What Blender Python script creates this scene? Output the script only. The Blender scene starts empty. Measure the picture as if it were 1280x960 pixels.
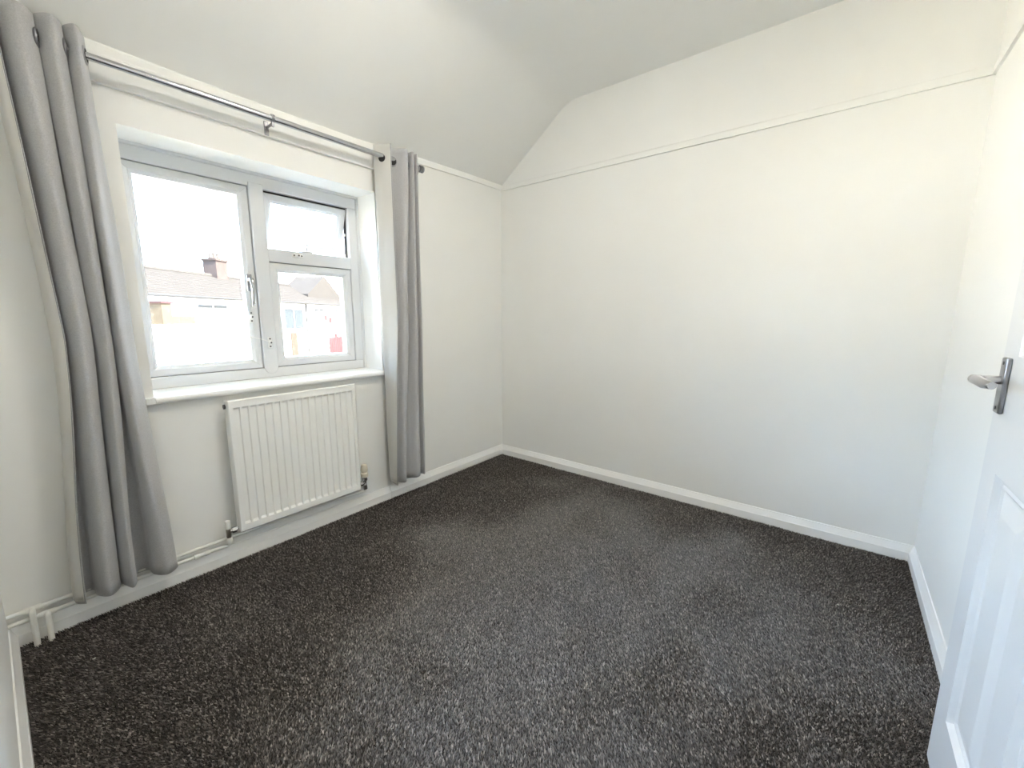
import bpy, bmesh, math, random
import numpy as np
from mathutils import Vector, Matrix

random.seed(7)
rng = np.random.default_rng(11)
S = bpy.context.scene
COL = S.collection
R = math.radians

# ------------------------------------------------------------------ camera
W, L, H = 2.579, 2.722, 2.612          # room width (x), length (-y), flat ceiling height
cam_d = bpy.data.cameras.new('camera')
cam_d.sensor_width = 36.0
cam_d.lens = 36.0 * 517.31 / 1280.0
cam_d.clip_start = 0.01
cam_d.clip_end = 300
cam = bpy.data.objects.new('camera', cam_d)
COL.objects.link(cam)
yaw, pitch, roll = R(38.194), R(9.239), R(0.163)
fwd = Vector((-math.sin(yaw) * math.cos(pitch), math.cos(yaw) * math.cos(pitch), -math.sin(pitch)))
rt = Vector((math.cos(yaw), math.sin(yaw), 0))
up = rt.cross(fwd)
r2 = rt * math.cos(roll) + up * math.sin(roll)
u2 = up * math.cos(roll) - rt * math.sin(roll)
M = Matrix((r2, u2, -fwd)).transposed().to_4x4()
M.translation = Vector((2.1924, -2.6470, 1.17))
cam.matrix_world = M
S.camera = cam

# ------------------------------------------------------------------ sky, sun, exposure
SUN_EL, SUN_AZ = 44.0, 22.0            # azimuth measured from +x towards +y: behind the house
world = bpy.data.worlds.new('sky')
S.world = world
world.use_nodes = True
nt = world.node_tree
nt.nodes.clear()
sky = nt.nodes.new('ShaderNodeTexSky')
sky.sky_type = 'NISHITA'
sky.sun_disc = False
sky.sun_elevation = R(SUN_EL)
sky.sun_rotation = R(90 - SUN_AZ)
sky.air_density = 1.0
sky.dust_density = 2.5
sky.ozone_density = 1.0
mixw = nt.nodes.new('ShaderNodeMix')
mixw.data_type = 'RGBA'
mixw.inputs['Factor'].default_value = 0.40
mixw.inputs['B'].default_value = (5.6, 7.5, 10.2, 1)
nt.links.new(sky.outputs['Color'], mixw.inputs['A'])
bg = nt.nodes.new('ShaderNodeBackground')
bg.inputs['Strength'].default_value = 5.8
nt.links.new(mixw.outputs['Result'], bg.inputs['Color'])
wo = nt.nodes.new('ShaderNodeOutputWorld')
nt.links.new(bg.outputs['Background'], wo.inputs['Surface'])

sun_d = bpy.data.lights.new('sun', 'SUN')
sun_d.energy = 135.0
sun_d.angle = R(0.55)
sun_d.color = (1.0, 0.93, 0.80)
sun = bpy.data.objects.new('sun', sun_d)
COL.objects.link(sun)
sd = Vector((math.cos(R(SUN_EL)) * math.cos(R(SUN_AZ)), math.cos(R(SUN_EL)) * math.sin(R(SUN_AZ)), math.sin(R(SUN_EL))))
sun.rotation_euler = sd.to_track_quat('Z', 'Y').to_euler()
sun.location = (6, 3, 9)

S.view_settings.view_transform = 'Standard'
S.view_settings.look = 'None'
S.view_settings.gamma = 1.0
S.view_settings.use_curve_mapping = False
S.view_settings.exposure = 0.08
ROOM_FILL = 64.0                            # strength of the fill light added in the room
S.cycles.sample_clamp_indirect = 0.0
S.cycles.max_bounces = 14
S.cycles.diffuse_bounces = 9
S.cycles.transparent_max_bounces = 16


# ------------------------------------------------------------------ materials
def srgb(r, g, b):
    f = lambda c: (c / 255) / 12.92 if c / 255 <= 0.04045 else ((c / 255 + 0.055) / 1.055) ** 2.4
    return (f(r), f(g), f(b), 1)


def mat(name, col, rough=0.6, metal=0.0, spec=0.5, noise=None, bump=None, sheen=0.0, trans=None, coat=0.0):
    """noise=(scale, amount) colour mottling; bump=(scale, strength, distance)"""
    m = bpy.data.materials.new(name)
    m.use_nodes = True
    t = m.node_tree
    p = t.nodes['Principled BSDF']
    p.inputs['Base Color'].default_value = (*col[:3], 1)
    p.inputs['Roughness'].default_value = rough
    p.inputs['Metallic'].default_value = metal
    p.inputs['Specular IOR Level'].default_value = spec
    if sheen:
        p.inputs['Sheen Weight'].default_value = sheen
        p.inputs['Sheen Roughness'].default_value = 0.5
    if coat:
        p.inputs['Coat Weight'].default_value = coat
        p.inputs['Coat Roughness'].default_value = 0.1
    tc = t.nodes.new('ShaderNodeTexCoord')
    if noise:
        n = t.nodes.new('ShaderNodeTexNoise')
        n.inputs['Scale'].default_value = noise[0]
        n.inputs['Detail'].default_value = 5
        t.links.new(tc.outputs['Object'], n.inputs['Vector'])
        r = t.nodes.new('ShaderNodeMapRange')
        r.inputs['From Min'].default_value = 0.25
        r.inputs['From Max'].default_value = 0.75
        r.inputs['To Min'].default_value = 1 - noise[1]
        r.inputs['To Max'].default_value = 1 + noise[1]
        t.links.new(n.outputs['Fac'], r.inputs['Value'])
        mx = t.nodes.new('ShaderNodeMix')
        mx.data_type = 'RGBA'
        mx.blend_type = 'MULTIPLY'
        mx.inputs['Factor'].default_value = 1
        mx.inputs['A'].default_value = (*col[:3], 1)
        t.links.new(r.outputs['Result'], mx.inputs['B'])
        t.links.new(mx.outputs['Result'], p.inputs['Base Color'])
    if bump:
        n = t.nodes.new('ShaderNodeTexNoise')
        n.inputs['Scale'].default_value = bump[0]
        n.inputs['Detail'].default_value = 4
        t.links.new(tc.outputs['Object'], n.inputs['Vector'])
        b = t.nodes.new('ShaderNodeBump')
        b.inputs['Strength'].default_value = bump[1]
        b.inputs['Distance'].default_value = bump[2]
        t.links.new(n.outputs['Fac'], b.inputs['Height'])
        t.links.new(b.outputs['Normal'], p.inputs['Normal'])
    if trans:
        tr = t.nodes.new('ShaderNodeBsdfTranslucent')
        tr.inputs['Color'].default_value = (*trans[:3], 1)
        ms = t.nodes.new('ShaderNodeMixShader')
        ms.inputs['Fac'].default_value = trans[3]
        out = t.nodes['Material Output']
        t.links.new(p.outputs['BSDF'], ms.inputs[1])
        t.links.new(tr.outputs['BSDF'], ms.inputs[2])
        t.links.new(ms.outputs['Shader'], out.inputs['Surface'])
    return m


def glass_mat(name, tint=(1, 1, 1)):
    m = bpy.data.materials.new(name)
    m.use_nodes = True
    t = m.node_tree
    t.nodes.clear()
    tr = t.nodes.new('ShaderNodeBsdfTransparent')
    tr.inputs['Color'].default_value = (*tint, 1)
    gl = t.nodes.new('ShaderNodeBsdfGlossy')
    gl.inputs['Roughness'].default_value = 0.01
    fr = t.nodes.new('ShaderNodeFresnel')
    fr.inputs['IOR'].default_value = 1.45
    ms = t.nodes.new('ShaderNodeMixShader')
    out = t.nodes.new('ShaderNodeOutputMaterial')
    t.links.new(fr.outputs['Fac'], ms.inputs['Fac'])
    t.links.new(tr.outputs['BSDF'], ms.inputs[1])
    t.links.new(gl.outputs['BSDF'], ms.inputs[2])
    t.links.new(ms.outputs['Shader'], out.inputs['Surface'])
    return m


def carpet_mat():
    m = mat('carpet_yarn', (0.05, 0.047, 0.045), rough=0.95, spec=0.1, sheen=0.25)
    t = m.node_tree
    p = t.nodes['Principled BSDF']
    g = t.nodes.new('ShaderNodeNewGeometry')
    cr = t.nodes.new('ShaderNodeValToRGB')
    e = cr.color_ramp
    e.elements[0].position = 0.0
    e.elements[0].color = (0.030, 0.0272, 0.0253, 1)
    e.elements[1].position = 1.0
    e.elements[1].color = (0.42, 0.375, 0.340, 1)
    for pos, c in ((0.40, (0.058, 0.0518, 0.0472, 1)), (0.75, (0.133, 0.118, 0.108, 1)), (0.93, (0.25, 0.222, 0.203, 1))):
        x = e.elements.new(pos)
        x.color = c
    t.links.new(g.outputs['Random Per Island'], cr.inputs['Fac'])
    t.links.new(cr.outputs['Color'], p.inputs['Base Color'])
    return m


PAINT = mat('wall_paint', (0.865, 0.865, 0.845), rough=0.55, spec=0.25, noise=(3.0, 0.012), bump=(160, 0.06, 0.003))
CEIL = mat('ceiling_paint', (0.865, 0.865, 0.845), rough=0.75, spec=0.2, noise=(2.0, 0.015), bump=(5, 0.12, 0.02))
GLOSS = mat('white_gloss', (0.90, 0.90, 0.885), rough=0.28, spec=0.5, bump=(30, 0.03, 0.003))
UPVC = mat('white_upvc', (0.72, 0.735, 0.75), rough=0.22, spec=0.5)
RADW = mat('radiator_enamel', (0.90, 0.90, 0.875), rough=0.3, spec=0.5)
PIPEW = mat('pipe_paint', (0.80, 0.80, 0.76), rough=0.35, spec=0.5, bump=(60, 0.06, 0.003))
GREY = mat('grey_fabric', (0.46, 0.46, 0.468), rough=0.9, spec=0.15, sheen=0.35, noise=(260, 0.12), bump=(700, 0.25, 0.0008))
LINING = mat('white_lining', (0.80, 0.79, 0.76), rough=0.85, spec=0.15, bump=(500, 0.12, 0.0006), trans=(0.8, 0.79, 0.76, 0.35))
CHROME = mat('brushed_chrome', (0.55, 0.55, 0.57), rough=0.22, metal=1.0)
STEEL = mat('satin_nickel', (0.33, 0.33, 0.35), rough=0.28, metal=1.0, bump=(40, 0.02, 0.002))
DARK = mat('rubber_and_shade', (0.02, 0.02, 0.022), rough=0.7)  # rubber of the seals, and the shade painted inside the eyelets
SCREW = mat('dark_screw', (0.10, 0.10, 0.11), rough=0.4, metal=0.6)
CREAM = mat('cream_plastic', (0.66, 0.60, 0.49), rough=0.45)
WPLAST = mat('white_plastic', (0.82, 0.82, 0.80), rough=0.35)
BRASS = mat('tarnished_nickel', (0.45, 0.42, 0.38), rough=0.3, metal=1.0)
GLASS = glass_mat('window_glass', (0.97, 0.985, 0.98))
CARPET = carpet_mat()
BACKING = mat('carpet_backing', (0.03, 0.029, 0.028), rough=1.0, spec=0.0)
LINT = mat('lint', (0.6, 0.57, 0.52), rough=0.9)
DOORP = mat('door_paint', (0.76, 0.765, 0.77), rough=0.32, spec=0.5, bump=(45, 0.05, 0.002))
# outdoors
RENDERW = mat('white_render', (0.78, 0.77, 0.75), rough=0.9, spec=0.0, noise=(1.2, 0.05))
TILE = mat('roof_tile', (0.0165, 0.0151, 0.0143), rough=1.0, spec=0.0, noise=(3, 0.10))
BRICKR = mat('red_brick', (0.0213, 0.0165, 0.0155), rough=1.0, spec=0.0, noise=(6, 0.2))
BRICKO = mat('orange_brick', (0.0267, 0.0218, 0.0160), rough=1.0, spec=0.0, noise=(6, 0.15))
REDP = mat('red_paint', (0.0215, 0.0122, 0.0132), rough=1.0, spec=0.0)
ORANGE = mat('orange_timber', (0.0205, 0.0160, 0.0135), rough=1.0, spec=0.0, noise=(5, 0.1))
BLUEG = mat('sky_reflect_blue', (0.0150, 0.0172, 0.0195), rough=1.0, spec=0.0)  # matte blue painted in for sky reflected in the far window
PALEG = mat('sky_reflect_pale', (0.0230, 0.0235, 0.0241), rough=1.0, spec=0.0)  # sky reflection in the other far windows, painted as a matte pale colour
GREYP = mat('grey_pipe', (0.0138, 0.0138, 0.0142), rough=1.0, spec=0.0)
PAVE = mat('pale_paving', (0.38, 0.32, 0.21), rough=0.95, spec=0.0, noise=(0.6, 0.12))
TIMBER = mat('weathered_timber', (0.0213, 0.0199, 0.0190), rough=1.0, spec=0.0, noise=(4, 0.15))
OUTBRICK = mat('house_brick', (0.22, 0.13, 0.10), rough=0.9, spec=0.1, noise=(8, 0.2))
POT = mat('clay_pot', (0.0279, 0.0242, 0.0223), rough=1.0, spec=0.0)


# ------------------------------------------------------------------ mesh helpers
class MB:
    def __init__(self):
        self.v, self.f = [], []

    def add(self, vs, fs):
        o = len(self.v)
        self.v += [tuple(p) for p in vs]
        self.f += [tuple(i + o for i in f) for f in fs]
        return self

    def box(self, x0, x1, y0, y1, z0, z1):
        return self.add([(x0, y0, z0), (x1, y0, z0), (x1, y1, z0), (x0, y1, z0), (x0, y0, z1), (x1, y0, z1), (x1, y1, z1), (x0, y1, z1)],
                        [(3, 2, 1, 0), (4, 5, 6, 7), (0, 1, 5, 4), (1, 2, 6, 5), (2, 3, 7, 6), (3, 0, 4, 7)])

    def prism(self, prof, a, b, axis='y'):
        """extrude a closed 2-D profile; axis y: prof=(x,z); axis x: prof=(y,z); axis z: prof=(x,y)"""
        n = len(prof)
        mk = {'y': lambda p, t: (p[0], t, p[1]), 'x': lambda p, t: (t, p[0], p[1]), 'z': lambda p, t: (p[0], p[1], t)}[axis]
        vs = [mk(p, a) for p in prof] + [mk(p, b) for p in prof]
        fs = [(i, (i + 1) % n, n + (i + 1) % n, n + i) for i in range(n)]
        fs += [tuple(range(n))[::-1], tuple(range(n, 2 * n))]
        return self.add(vs, fs)

    def tube(self, pts, r, n=12, cap=True):
        pts = [Vector(p) for p in pts]
        rs = r if isinstance(r, (list, tuple)) else [r] * len(pts)
        rings = []
        t0 = (pts[1] - pts[0]).normalized()
        ref = Vector((0, 0, 1)) if abs(t0.z) < 0.9 else Vector((1, 0, 0))
        nrm = t0.cross(ref).normalized()
        for i, p in enumerate(pts):
            if i == 0:
                t = t0
            elif i == len(pts) - 1:
                t = (pts[i] - pts[i - 1]).normalized()
            else:
                t = ((pts[i] - pts[i - 1]).normalized() + (pts[i + 1] - pts[i]).normalized()).normalized()
            nrm = (nrm - t * nrm.dot(t)).normalized()
            b = t.cross(nrm)
            rings.append([p + (nrm * math.cos(2 * math.pi * k / n) + b * math.sin(2 * math.pi * k / n)) * rs[i] for k in range(n)])
        vs = [q for rg in rings for q in rg]
        fs = []
        for i in range(len(pts) - 1):
            for k in range(n):
                fs.append((i * n + k, i * n + (k + 1) % n, (i + 1) * n + (k + 1) % n, (i + 1) * n + k))
        if cap:
            fs.append(tuple(range(n))[::-1])
            fs.append(tuple(range((len(pts) - 1) * n, len(pts) * n)))
        return self.add(vs, fs)

    def lathe(self, prof, c, axis='z', n=20):
        """prof: list of (r, t) along the axis through point c"""
        vs = []
        for r, t in prof:
            for k in range(n):
                a = 2 * math.pi * k / n
                u, w = r * math.cos(a), r * math.sin(a)
                if axis == 'z':
                    vs.append((c[0] + u, c[1] + w, c[2] + t))
                elif axis == 'y':
                    vs.append((c[0] + u, c[1] + t, c[2] + w))
                else:
                    vs.append((c[0] + t, c[1] + u, c[2] + w))
        fs = []
        for i in range(len(prof) - 1):
            for k in range(n):
                fs.append((i * n + k, i * n + (k + 1) % n, (i + 1) * n + (k + 1) % n, (i + 1) * n + k))
        fs.append(tuple(range(n))[::-1])
        fs.append(tuple(range((len(prof) - 1) * n, len(prof) * n)))
        return self.add(vs, fs)

    def ring(self, rect, prof):
        """mitred rectangular frame in the y-z plane: rect=(y0,y1,z0,z1); prof=closed list of (inset, x). Four members with hairline mitres."""
        y0, y1, z0, z1 = rect
        g = 0.0005
        n = len(prof)
        for side in range(4):
            a, b = [], []
            for (d, x) in prof:
                if side == 0:
                    a.append((x, y0 + d + g, z0 + d)); b.append((x, y1 - d - g, z0 + d))
                elif side == 1:
                    a.append((x, y1 - d, z0 + d + g)); b.append((x, y1 - d, z1 - d - g))
                elif side == 2:
                    a.append((x, y1 - d - g, z1 - d)); b.append((x, y0 + d + g, z1 - d))
                else:
                    a.append((x, y0 + d, z1 - d - g)); b.append((x, y0 + d, z0 + d + g))
            fs = [(i, (i + 1) % n, n + (i + 1) % n, n + i) for i in range(n)] + [tuple(range(n))[::-1], tuple(range(n, 2 * n))]
            self.add(a + b, fs)
        return self

    def build(self, name, material, parent=None, bevel=0.0, smooth=None, seg=2):
        me = bpy.data.meshes.new(name)
        me.from_pydata(self.v, [], self.f)
        bm = bmesh.new()
        bm.from_mesh(me)
        bmesh.ops.recalc_face_normals(bm, faces=bm.faces)
        bm.to_mesh(me)
        bm.free()
        me.materials.append(material)
        o = bpy.data.objects.new(name, me)
        COL.objects.link(o)
        if parent:
            o.parent = parent
        if bevel:
            b = o.modifiers.new('bevel', 'BEVEL')
            b.width = bevel
            b.segments = seg
            b.limit_method = 'ANGLE'
            b.angle_limit = R(35)
        if smooth or bevel:
            me.shade_smooth()
            me.set_sharp_from_angle(angle=R(smooth or 40))
        return o


def empty(name, loc=(0, 0, 0), rz=0.0):
    o = bpy.data.objects.new(name, None)
    o.empty_display_size = 0.05
    COL.objects.link(o)
    o.location = loc
    o.rotation_euler = (0, 0, rz)
    return o


def tag(o, label, cat, group=None, kind=None):
    o['label'] = label
    o['category'] = cat
    if group:
        o['group'] = group
    if kind:
        o['kind'] = kind
    return o


def struct(o, label, cat):
    return tag(o, label, cat, kind='structure')


def arc(c, r, a0, a1, n, plane='xz'):
    return [(c[0] + r * math.cos(R(a0 + (a1 - a0) * i / n)), c[1] + r * math.sin(R(a0 + (a1 - a0) * i / n))) for i in range(n + 1)]


# ------------------------------------------------------------------ room shell
struct(MB().box(-0.02, W + 0.02, -L - 0.02, 0.02, -0.12, 0.0).build('floor', BACKING), 'dark floor under the charcoal carpet', 'floor')

OY0, OY1, OZ0, OZ1 = -2.245, -1.150, 0.815, 1.876     # window opening in the left wall
TOP = 2.85
GZ = -2.6                               # ground level outside
m = MB()
m.box(-0.30, 0, OY1, 0.0, -0.12, TOP)
m.box(-0.30, 0, -L, OY0, -0.12, TOP)
m.box(-0.30, 0, OY0, OY1, OZ1, TOP)
m.box(-0.30, 0, OY0, OY1, -0.12, OZ0)
# one welded surface
wl = m.build('wall_left', PAINT)
bm = bmesh.new(); bm.from_mesh(wl.data)
bmesh.ops.remove_doubles(bm, verts=bm.verts, dist=1e-5); bm.to_mesh(wl.data); bm.free()
struct(wl, 'off-white window wall with a deep window reveal', 'wall')
m = MB()
for (a, b, c, d) in ((OY1, 1.5, GZ, TOP), (-4.5, OY0, GZ, TOP), (OY0, OY1, OZ1, TOP), (OY0, OY1, GZ, 0.80)):
    m.box(-0.375, -0.301, a, b, c, d)
struct(m.build('wall_left_shade', OUTBRICK), 'unseen brick layer added outside the window wall to dim the vent', 'wall')  # added out of view to keep bounced light off the open vent
struct(MB().box(-0.30, W + 0.14, 0.0, 0.25, -0.12, TOP).build('wall_back', PAINT), 'bare off-white wall facing the camera', 'wall')
DY0, DY1, DZ = -2.66, -1.985, 2.0                        # doorway in the right wall
m = MB()
m.box(W, W + 0.12, DY1, 0.0, -0.12, TOP)
m.box(W, W + 0.12, -L, DY0, -0.12, TOP)
m.box(W, W + 0.12, DY0, DY1, DZ, TOP)
struct(m.build('wall_right', PAINT), 'off-white wall behind the open white door', 'wall')
struct(MB().box(-0.30, W + 0.12, -L - 0.15, -L, -0.12, TOP).build('wall_front', PAINT), 'off-white wall at the left edge beside the camera', 'wall')

# ceiling: sloped part over the window wall, soft bend, flat part
SX, SZ, RZ = 0.589, 2.612, 2.172
KEYS = [(0.02, 2.176), (-0.40, 2.168), (-0.80, 2.152), (-1.25, 2.128), (-1.80, 2.124), (-2.30, 2.132), (-L - 0.02, 2.134)]   # lower edge of the slope sags a little along the wall
m = MB()
secs = []
for (y, rz) in KEYS:
    pr = [(0.0, rz)]
    P0, P1, P2 = Vector((SX - 0.07, SZ - 0.07 * (SZ - rz) / SX)), Vector((SX, SZ)), Vector((SX + 0.09, SZ))
    for i in range(13):
        t = i / 12
        q = P0 * (1 - t) ** 2 + P1 * 2 * t * (1 - t) + P2 * t * t
        pr.append((q.x, q.y))
    pr += [(W + 0.02, SZ), (W + 0.02, SZ + 0.12), (SX - 0.1, SZ + 0.12), (-0.05, rz + 0.12), (-0.05, rz)]
    secs.append([(x, y, z) for x, z in pr])
n = len(secs[0])
m.add([p for sc_ in secs for p in sc_], [(a * n + b, a * n + (b + 1) % n, (a + 1) * n + (b + 1) % n, (a + 1) * n + b) for a in range(len(secs) - 1) for b in range(n)]
      + [tuple(range(n))[::-1], tuple(range((len(secs) - 1) * n, len(secs) * n))])
struct(m.build('ceiling', CEIL, smooth=30), 'off-white ceiling sloping down to the window wall', 'ceiling')

# picture rails
rail = [(0, 2.136), (0.011, 2.136), (0.011, 2.166), (0.007, 2.173), (0.0, 2.176)]
m = MB()
secs = [[(x, y, z + rz - 2.172) for x, z in rail] for (y, rz) in KEYS]
secs[0] = [(x, 0.0, z) for x, y, z in secs[0]]
secs[-1] = [(x, -L, z) for x, y, z in secs[-1]]
n = len(rail)
m.add([p for sc_ in secs for p in sc_], [(a * n + b, a * n + (b + 1) % n, (a + 1) * n + (b + 1) % n, (a + 1) * n + b) for a in range(len(secs) - 1) for b in range(n)]
      + [tuple(range(n))[::-1], tuple(range((len(secs) - 1) * n, len(secs) * n))])
struct(m.build('trim_1', PAINT), 'thin painted picture rail above the window', 'trim')
rb = [(-x, z) for x, z in rail]
struct(MB().prism(rb, 0.0, W, 'x').build('trim_2', PAINT), 'thin painted picture rail along the back wall', 'trim')
rc = [(W - x, z) for x, z in rail]
struct(MB().prism(rc, -L, 0.0, 'y').build('trim_3', PAINT), 'short painted picture rail on the right wall', 'trim')
# batten behind the curtain pole
struct(MB().box(0.0, 0.018, -2.34, -1.06, 1.993, 2.094).build('trim_4', PAINT, bevel=0.002), 'flat painted batten board behind the curtain pole', 'batten')

# skirting boards
sk = [(0, 0.0), (0.018, 0.0), (0.018, 0.050), (0.016, 0.053), (0.005, 0.080), (0.004, 0.085), (0, 0.086)]
struct(MB().prism(sk, -L, -1.1412, 'y').build('baseboard_left', GLOSS), 'white skirting board under the radiator and grey curtain', 'skirting')
struct(MB().prism(sk, -1.1400, 0.0, 'y').build('baseboard_left_corner', GLOSS), 'white skirting board from right curtain to corner', 'skirting')
struct(MB().prism([(-x, z) for x, z in sk], 0.0, W, 'x').build('baseboard_back', GLOSS), 'white skirting board along the back wall', 'skirting')
struct(MB().prism([(W - x, z) for x, z in sk], -1.91, 0.0, 'y').build('baseboard_right', GLOSS), 'white skirting board running behind the open door', 'skirting')
struct(MB().prism([(-L + x, z) for x, z in sk], 0.0, W, 'x').build('baseboard_front', GLOSS), 'white skirting board at the lower left edge', 'skirting')

# doorway lining and the landing beyond it (beside the camera)
m = MB()
m.box(W - 0.012, W + 0.13, DY1, DY1 + 0.03, 0, DZ + 0.03)
m.box(W - 0.012, W + 0.13, DY0 - 0.03, DY0, 0, DZ + 0.03)
m.box(W - 0.012, W + 0.13, DY0 - 0.03, DY1 + 0.03, DZ, DZ + 0.03)
struct(m.build('trim_5', GLOSS), 'white lining of the doorway beside the camera', 'door frame')
LX0, LX1, LY0, LY1 = W + 0.12, W + 1.12, -3.6, -1.2
struct(MB().box(W, LX1, LY0, LY1, -0.12, 0.0).build('floor_landing', BACKING), 'landing floor outside the doorway', 'floor')
struct(MB().box(LX1, LX1 + 0.1, LY0, LY1, -0.12, 2.6).build('wall_landing_far', PAINT), 'far wall of the landing', 'wall')
struct(MB().box(LX0, LX1 + 0.1, LY1, LY1 + 0.1, -0.12, 2.6).build('wall_landing_back', PAINT), 'back wall of the landing', 'wall')
struct(MB().box(W, LX1 + 0.1, LY0 - 0.1, LY0, -0.12, 2.6).build('wall_landing_front', PAINT), 'front wall of the landing', 'wall')
struct(MB().box(W, LX0, LY0, -L - 0.15, -0.12, 2.6).build('wall_landing_side', PAINT), 'side wall of the landing', 'wall')
struct(MB().box(W, LX1 + 0.1, LY0 - 0.1, LY1 + 0.1, 2.4, 2.6).build('ceiling_landing', CEIL), 'ceiling of the landing', 'ceiling')
lamp = empty('landing_fill', (W + 0.62, -2.32, 2.40))  # unseen fill light added on the landing to brighten the room
tag(lamp, 'unseen fill light added on the landing, shaped as a white pendant', 'lamp')
MB().lathe([(0.045, 0.0), (0.045, -0.015), (0.012, -0.03)], (0, 0, 0)).build('ceiling_rose', WPLAST, lamp, smooth=40)
MB().tube([(0, 0, -0.02), (0, 0, -0.30)], 0.004, 8).build('flex', WPLAST, lamp)
em = bpy.data.materials.new('landing_fill_glow'); em.use_nodes = True
em.node_tree.nodes['Principled BSDF'].inputs['Emission Color'].default_value = (1, 0.9, 0.78, 1)
em.node_tree.nodes['Principled BSDF'].inputs['Emission Strength'].default_value = 120
MB().lathe([(0.012, 0.0), (0.018, -0.03), (0.03, -0.06), (0.031, -0.08), (0.02, -0.10), (0.004, -0.108)], (0, 0, -0.30)).build('bulb', em, lamp, smooth=60)

# unseen fill light added overhead, shaped as a flush ceiling light
fl = empty('room_fill', (1.32, -1.52, SZ))
tag(fl, 'unseen fill light added overhead, shaped as a round flush fitting', 'lamp')
MB().lathe([(0.17, 0.0), (0.175, -0.006), (0.175, -0.022), (0.165, -0.026)], (0, 0, 0), 'z', 40).build('base_ring', WPLAST, fl, smooth=40)
em2 = bpy.data.materials.new('room_fill_glow'); em2.use_nodes = True
em2.node_tree.nodes['Principled BSDF'].inputs['Emission Color'].default_value = (1.0, 0.94, 0.83, 1)
em2.node_tree.nodes['Principled BSDF'].inputs['Emission Strength'].default_value = ROOM_FILL
MB().lathe([(0.160, -0.020), (0.155, -0.045), (0.125, -0.068), (0.07, -0.080), (0.01, -0.083)], (0, 0, 0), 'z', 40).build('diffuser', em2, fl, smooth=60)

# ------------------------------------------------------------------ window
XF = -0.185
win = empty('window_1', (0, 0, 0))
struct(win, 'white double-glazed window with an open top-hung vent', 'window')
fy0, fy1, fz0, fz1 = -2.285, -1.150, 0.845, 1.876
JL, JR, HZ, BZ = -2.228, -1.212, 1.806, 0.897           # inner edges of the outer frame
ML, MR, TB, TT = -1.746, -1.678, 1.450, 1.518           # mullion and transom


def member(name, y0, y1, z0, z1, x0=XF - 0.065, x1=XF):
    return MB().box(x0, x1, y0, y1, z0, z1).build(name, UPVC, win, bevel=0.004)


member('frame_head', fy0, fy1, HZ, fz1)
member('frame_foot', fy0, fy1, fz0, BZ)
member('frame_jamb', fy0, JL, BZ, HZ)
member('frame_jamb', JR, fy1, BZ, HZ)
# quadrant trim round the frame against the plaster
MB().prism([(XF, 1.876), (XF + 0.012, 1.876), (XF + 0.009, 1.866), (XF, 1.862)], OY0, OY1, 'y').build('cover_trim', UPVC, win)
MB().prism([(XF, OY1), (XF + 0.012, OY1), (XF + 0.009, OY1 - 0.010), (XF, OY1 - 0.014)], fz0, 1.864, 'z').build('cover_trim', UPVC, win)
# mullion with its rounded lower end lapping the frame foot
prof = [(ML, HZ + 0.02), (MR, HZ + 0.02)] + [((ML + MR) / 2 + a[0], a[1]) for a in arc((0, 0.900), (MR - ML) / 2, 0, -180, 12)]
MB().prism(prof, XF - 0.06, XF + 0.007, 'x').build('mullion', UPVC, win, bevel=0.004)
MB().box(XF - 0.06, XF + 0.003, MR, JR, TB, TT).build('transom', UPVC, win, bevel=0.004)
# dark rubber seals set behind the sash edges
for (a, b, c, d) in ((JL, ML, BZ, HZ), (MR, JR, BZ, TB), (MR, JR, TT, HZ)):
    MB().ring((a - 0.002, b + 0.002, c - 0.002, d + 0.002), [(0, XF - 0.05), (0.006, XF - 0.05), (0.006, XF - 0.03), (0, XF - 0.03)]).build('seal', DARK, win)

SASH = [(0.0, -0.055), (0.0, -0.003), (0.003, 0.0), (0.030, 0.0), (0.032, -0.001), (0.033, -0.003), (0.043, -0.009), (0.0465, -0.013), (0.0465, -0.055)]


def sash(name, rect, x_front, parent):
    o = MB().ring(rect, [(d, x_front + x) for d, x in SASH]).build(name, UPVC, parent, smooth=25)
    y0, y1, z0, z1 = rect
    d = 0.044
    MB().box(x_front - 0.040, x_front - 0.034, y0 + d, y1 - d, z0 + d, z1 - d).build('pane', GLASS, o)
    return o


g = 0.0025
s_left = sash('casement_sash', (JL + g, ML - g, BZ + g, HZ - g), XF - 0.006, win)
s_low = sash('fixed_sash', (MR + g, JR - g, BZ + g, TB - g), XF - 0.006, win)
# vent: hung at the top, pushed out at the foot
hinge = Vector((XF - 0.030, 0, HZ - 0.008))
s_vent = sash('vent_sash', (MR + 0.004, JR - 0.004, TT + 0.006 - hinge.z, HZ - 0.007 - hinge.z), -0.001 + 0.018, win)
s_vent.location = hinge
s_vent.rotation_euler = (0, R(19), 0)
# stay of the vent: peg arm and friction arm
MB().tube([(XF - 0.005, -1.470, 1.522), (XF - 0.016, -1.468, 1.545), (XF - 0.02, -1.464, 1.635)], [0.006, 0.0045, 0.0035], 10).build('stay_arm', CHROME, win, smooth=40)
MB().box(XF - 0.045, XF + 0.002, -1.50, -1.44, 1.518, 1.526).build('stay_keep', UPVC, win, bevel=0.002)
MB().tube([(XF - 0.045, -1.2155, 1.60), (XF - 0.050, -1.2155, 1.54)], 0.004, 8).build('friction_arm', SCREW, win)
MB().lathe([(0.008, -0.004), (0.008, 0.004)], (XF - 0.04, -1.217, 1.655), 'y', 12).build('hinge_block', WPLAST, win)

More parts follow.
